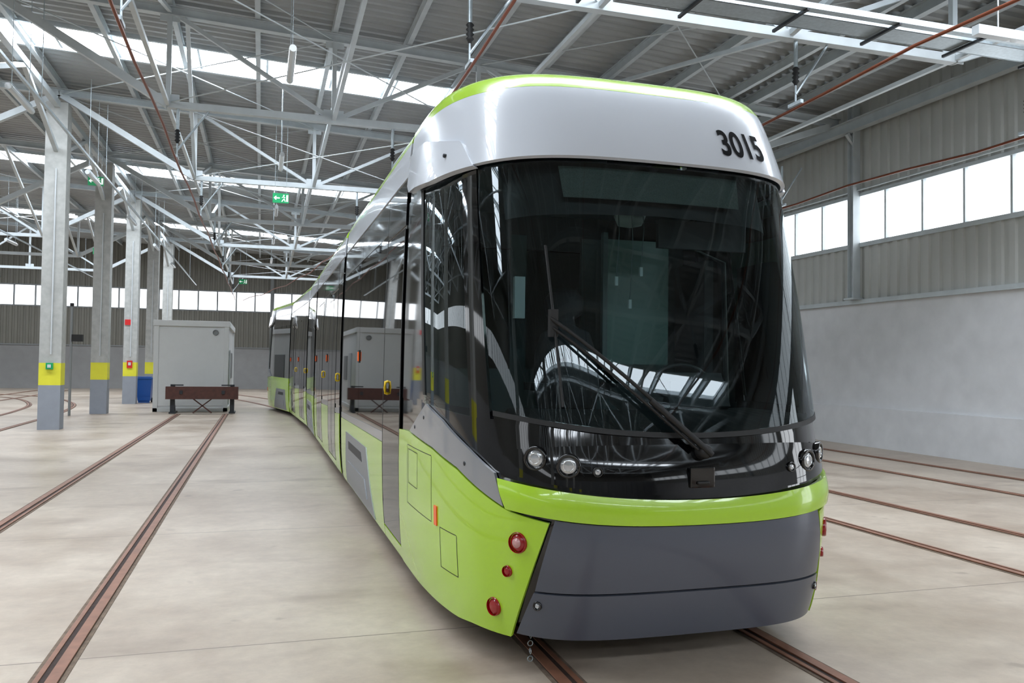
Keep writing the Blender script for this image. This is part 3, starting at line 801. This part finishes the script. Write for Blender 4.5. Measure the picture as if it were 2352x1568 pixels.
tram=empty('tram')
M0=Matrix.Translation((2.45,0,0))
cab(tram,M0,12.1,True,doors=((6.9,7.9),),bogies=((8.6,11.5),))
def straight(ya,yb,M,doors,bogies):
    side_common(ya,yb,tram,M,doors,bogies); cap_section(ya,yb,tram,M,False)
straight(12.45,18.4,M0,((13.2,14.6),(16.2,17.6)),())
straight(18.75,21.6,M0,(),((18.9,21.5),))
def rotabout(px,py,ang): return Matrix.Translation((px,py,0))@Matrix.Rotation(ang,4,'Z')@Matrix.Translation((0,-py,0))
M4=rotabout(2.45,21.8,math.radians(2.2))
straight(21.95,27.8,M4,((22.6,24.0),(25.6,27.0)),())
j=M4@Vector((0,28.0,0))
a5=math.radians(8.5)
M5=Matrix.Translation((j.x,j.y,0))@Matrix.Rotation(math.pi+a5,4,'Z')@Matrix.Translation((0,-10.0,0))
cab(tram,M5,9.85,False,doors=(),bogies=((7.0,9.4),))
def bellow(y0,y1,M,n=8):
    mb=MB(); zs=[.35,.6,1.1,2,2.9,3.2,3.4,3.52,3.6]
    rings=[]
    for i in range(n+1):
        y=y0+(y1-y0)*i/n; d=.05 if i%2 else .1
        r=[Vector((outline(q)[2]-d,y,q)) for q in zs]; rings.append([M@p for p in r+[Vector((-p.x,p.y,p.z)) for p in reversed(r)]])
    k=len(rings[0]); vs=[p for r in rings for p in r]
    mb.add(vs,[(i*k+a,i*k+(a+1)%k,(i+1)*k+(a+1)%k,(i+1)*k+a) for i in range(n) for a in range(k)],0)
    mb.obj('bellows',[BLACKM],tram)
bellow(12.08,12.47,M0); bellow(18.38,18.77,M0); bellow(21.55,22.0,M0); bellow(27.75,28.2,M4)
mb=MB()
for k in range(4): mb.lathe((1.55,4.66,.06+.045*k),(1,0,0) if k%2 else (0,1,0),[(.016,-.003),(.019,0),(.016,.003),(.012,0),(.016,-.003)],0,12)
mb.tube([(1.55,4.66,.2),(1.55,4.7,.35)],.005)
mb.obj('coupler_chain',[GALV],tram)
# number
cu=bpy.data.curves.new('fleet_number','FONT'); cu.body='3015'; cu.size=.26; cu.offset=.0065; cu.align_x='CENTER'; cu.align_y='CENTER'
to=bpy.data.objects.new('tmp',cu); C.collection.objects.link(to)
bpy.context.view_layer.update()
dg=bpy.context.evaluated_depsgraph_get(); me=bpy.data.meshes.new_from_object(to.evaluated_get(dg))
bpy.data.objects.remove(to)
bm=bmesh.new(); bm.from_mesh(me)
bmesh.ops.triangulate(bm,faces=bm.faces)
for _ in range(3):
    le=[e for e in bm.edges if e.calc_length()>.02]
    if le: bmesh.ops.subdivide_edges(bm,edges=le,cuts=1); bmesh.ops.triangulate(bm,faces=bm.faces)
bm.to_mesh(me); bm.free()
s0=RS('x',.60,3.32)[0]; L=outline(3.32)[1][-1]
for v in me.vertices:
    z=3.265+v.co.y; s=s0+v.co.x*.72/L
    v.co=M0@P3(s,z,visor_off(s,z)+.006)[0]
me.materials.clear(); me.materials.append(BLACKL)
o=bpy.data.objects.new('fleet_number',me); C.collection.objects.link(o); o.parent=tram

# ------------------------------------------------------------------ world & camera
w=bpy.data.worlds.new('World'); C.world=w; w.use_nodes=True
bg=w.node_tree.nodes['Background']; bg.inputs[0].default_value=(.9,.95,1,1); bg.inputs[1].default_value=1.0
cd=bpy.data.cameras.new('Camera'); cam=bpy.data.objects.new('Camera',cd); C.collection.objects.link(cam)
cd.sensor_width=36; cd.lens=36*1898/2352; cd.clip_start=.05; cd.clip_end=300
cam.matrix_world=Matrix.Translation((0,0,1.785))@Matrix.Rotation(-math.radians(16.87),4,'Z')@Matrix.Rotation(math.radians(90+1.61),4,'X')@Matrix.Rotation(.013,4,'Z')
C.camera=cam
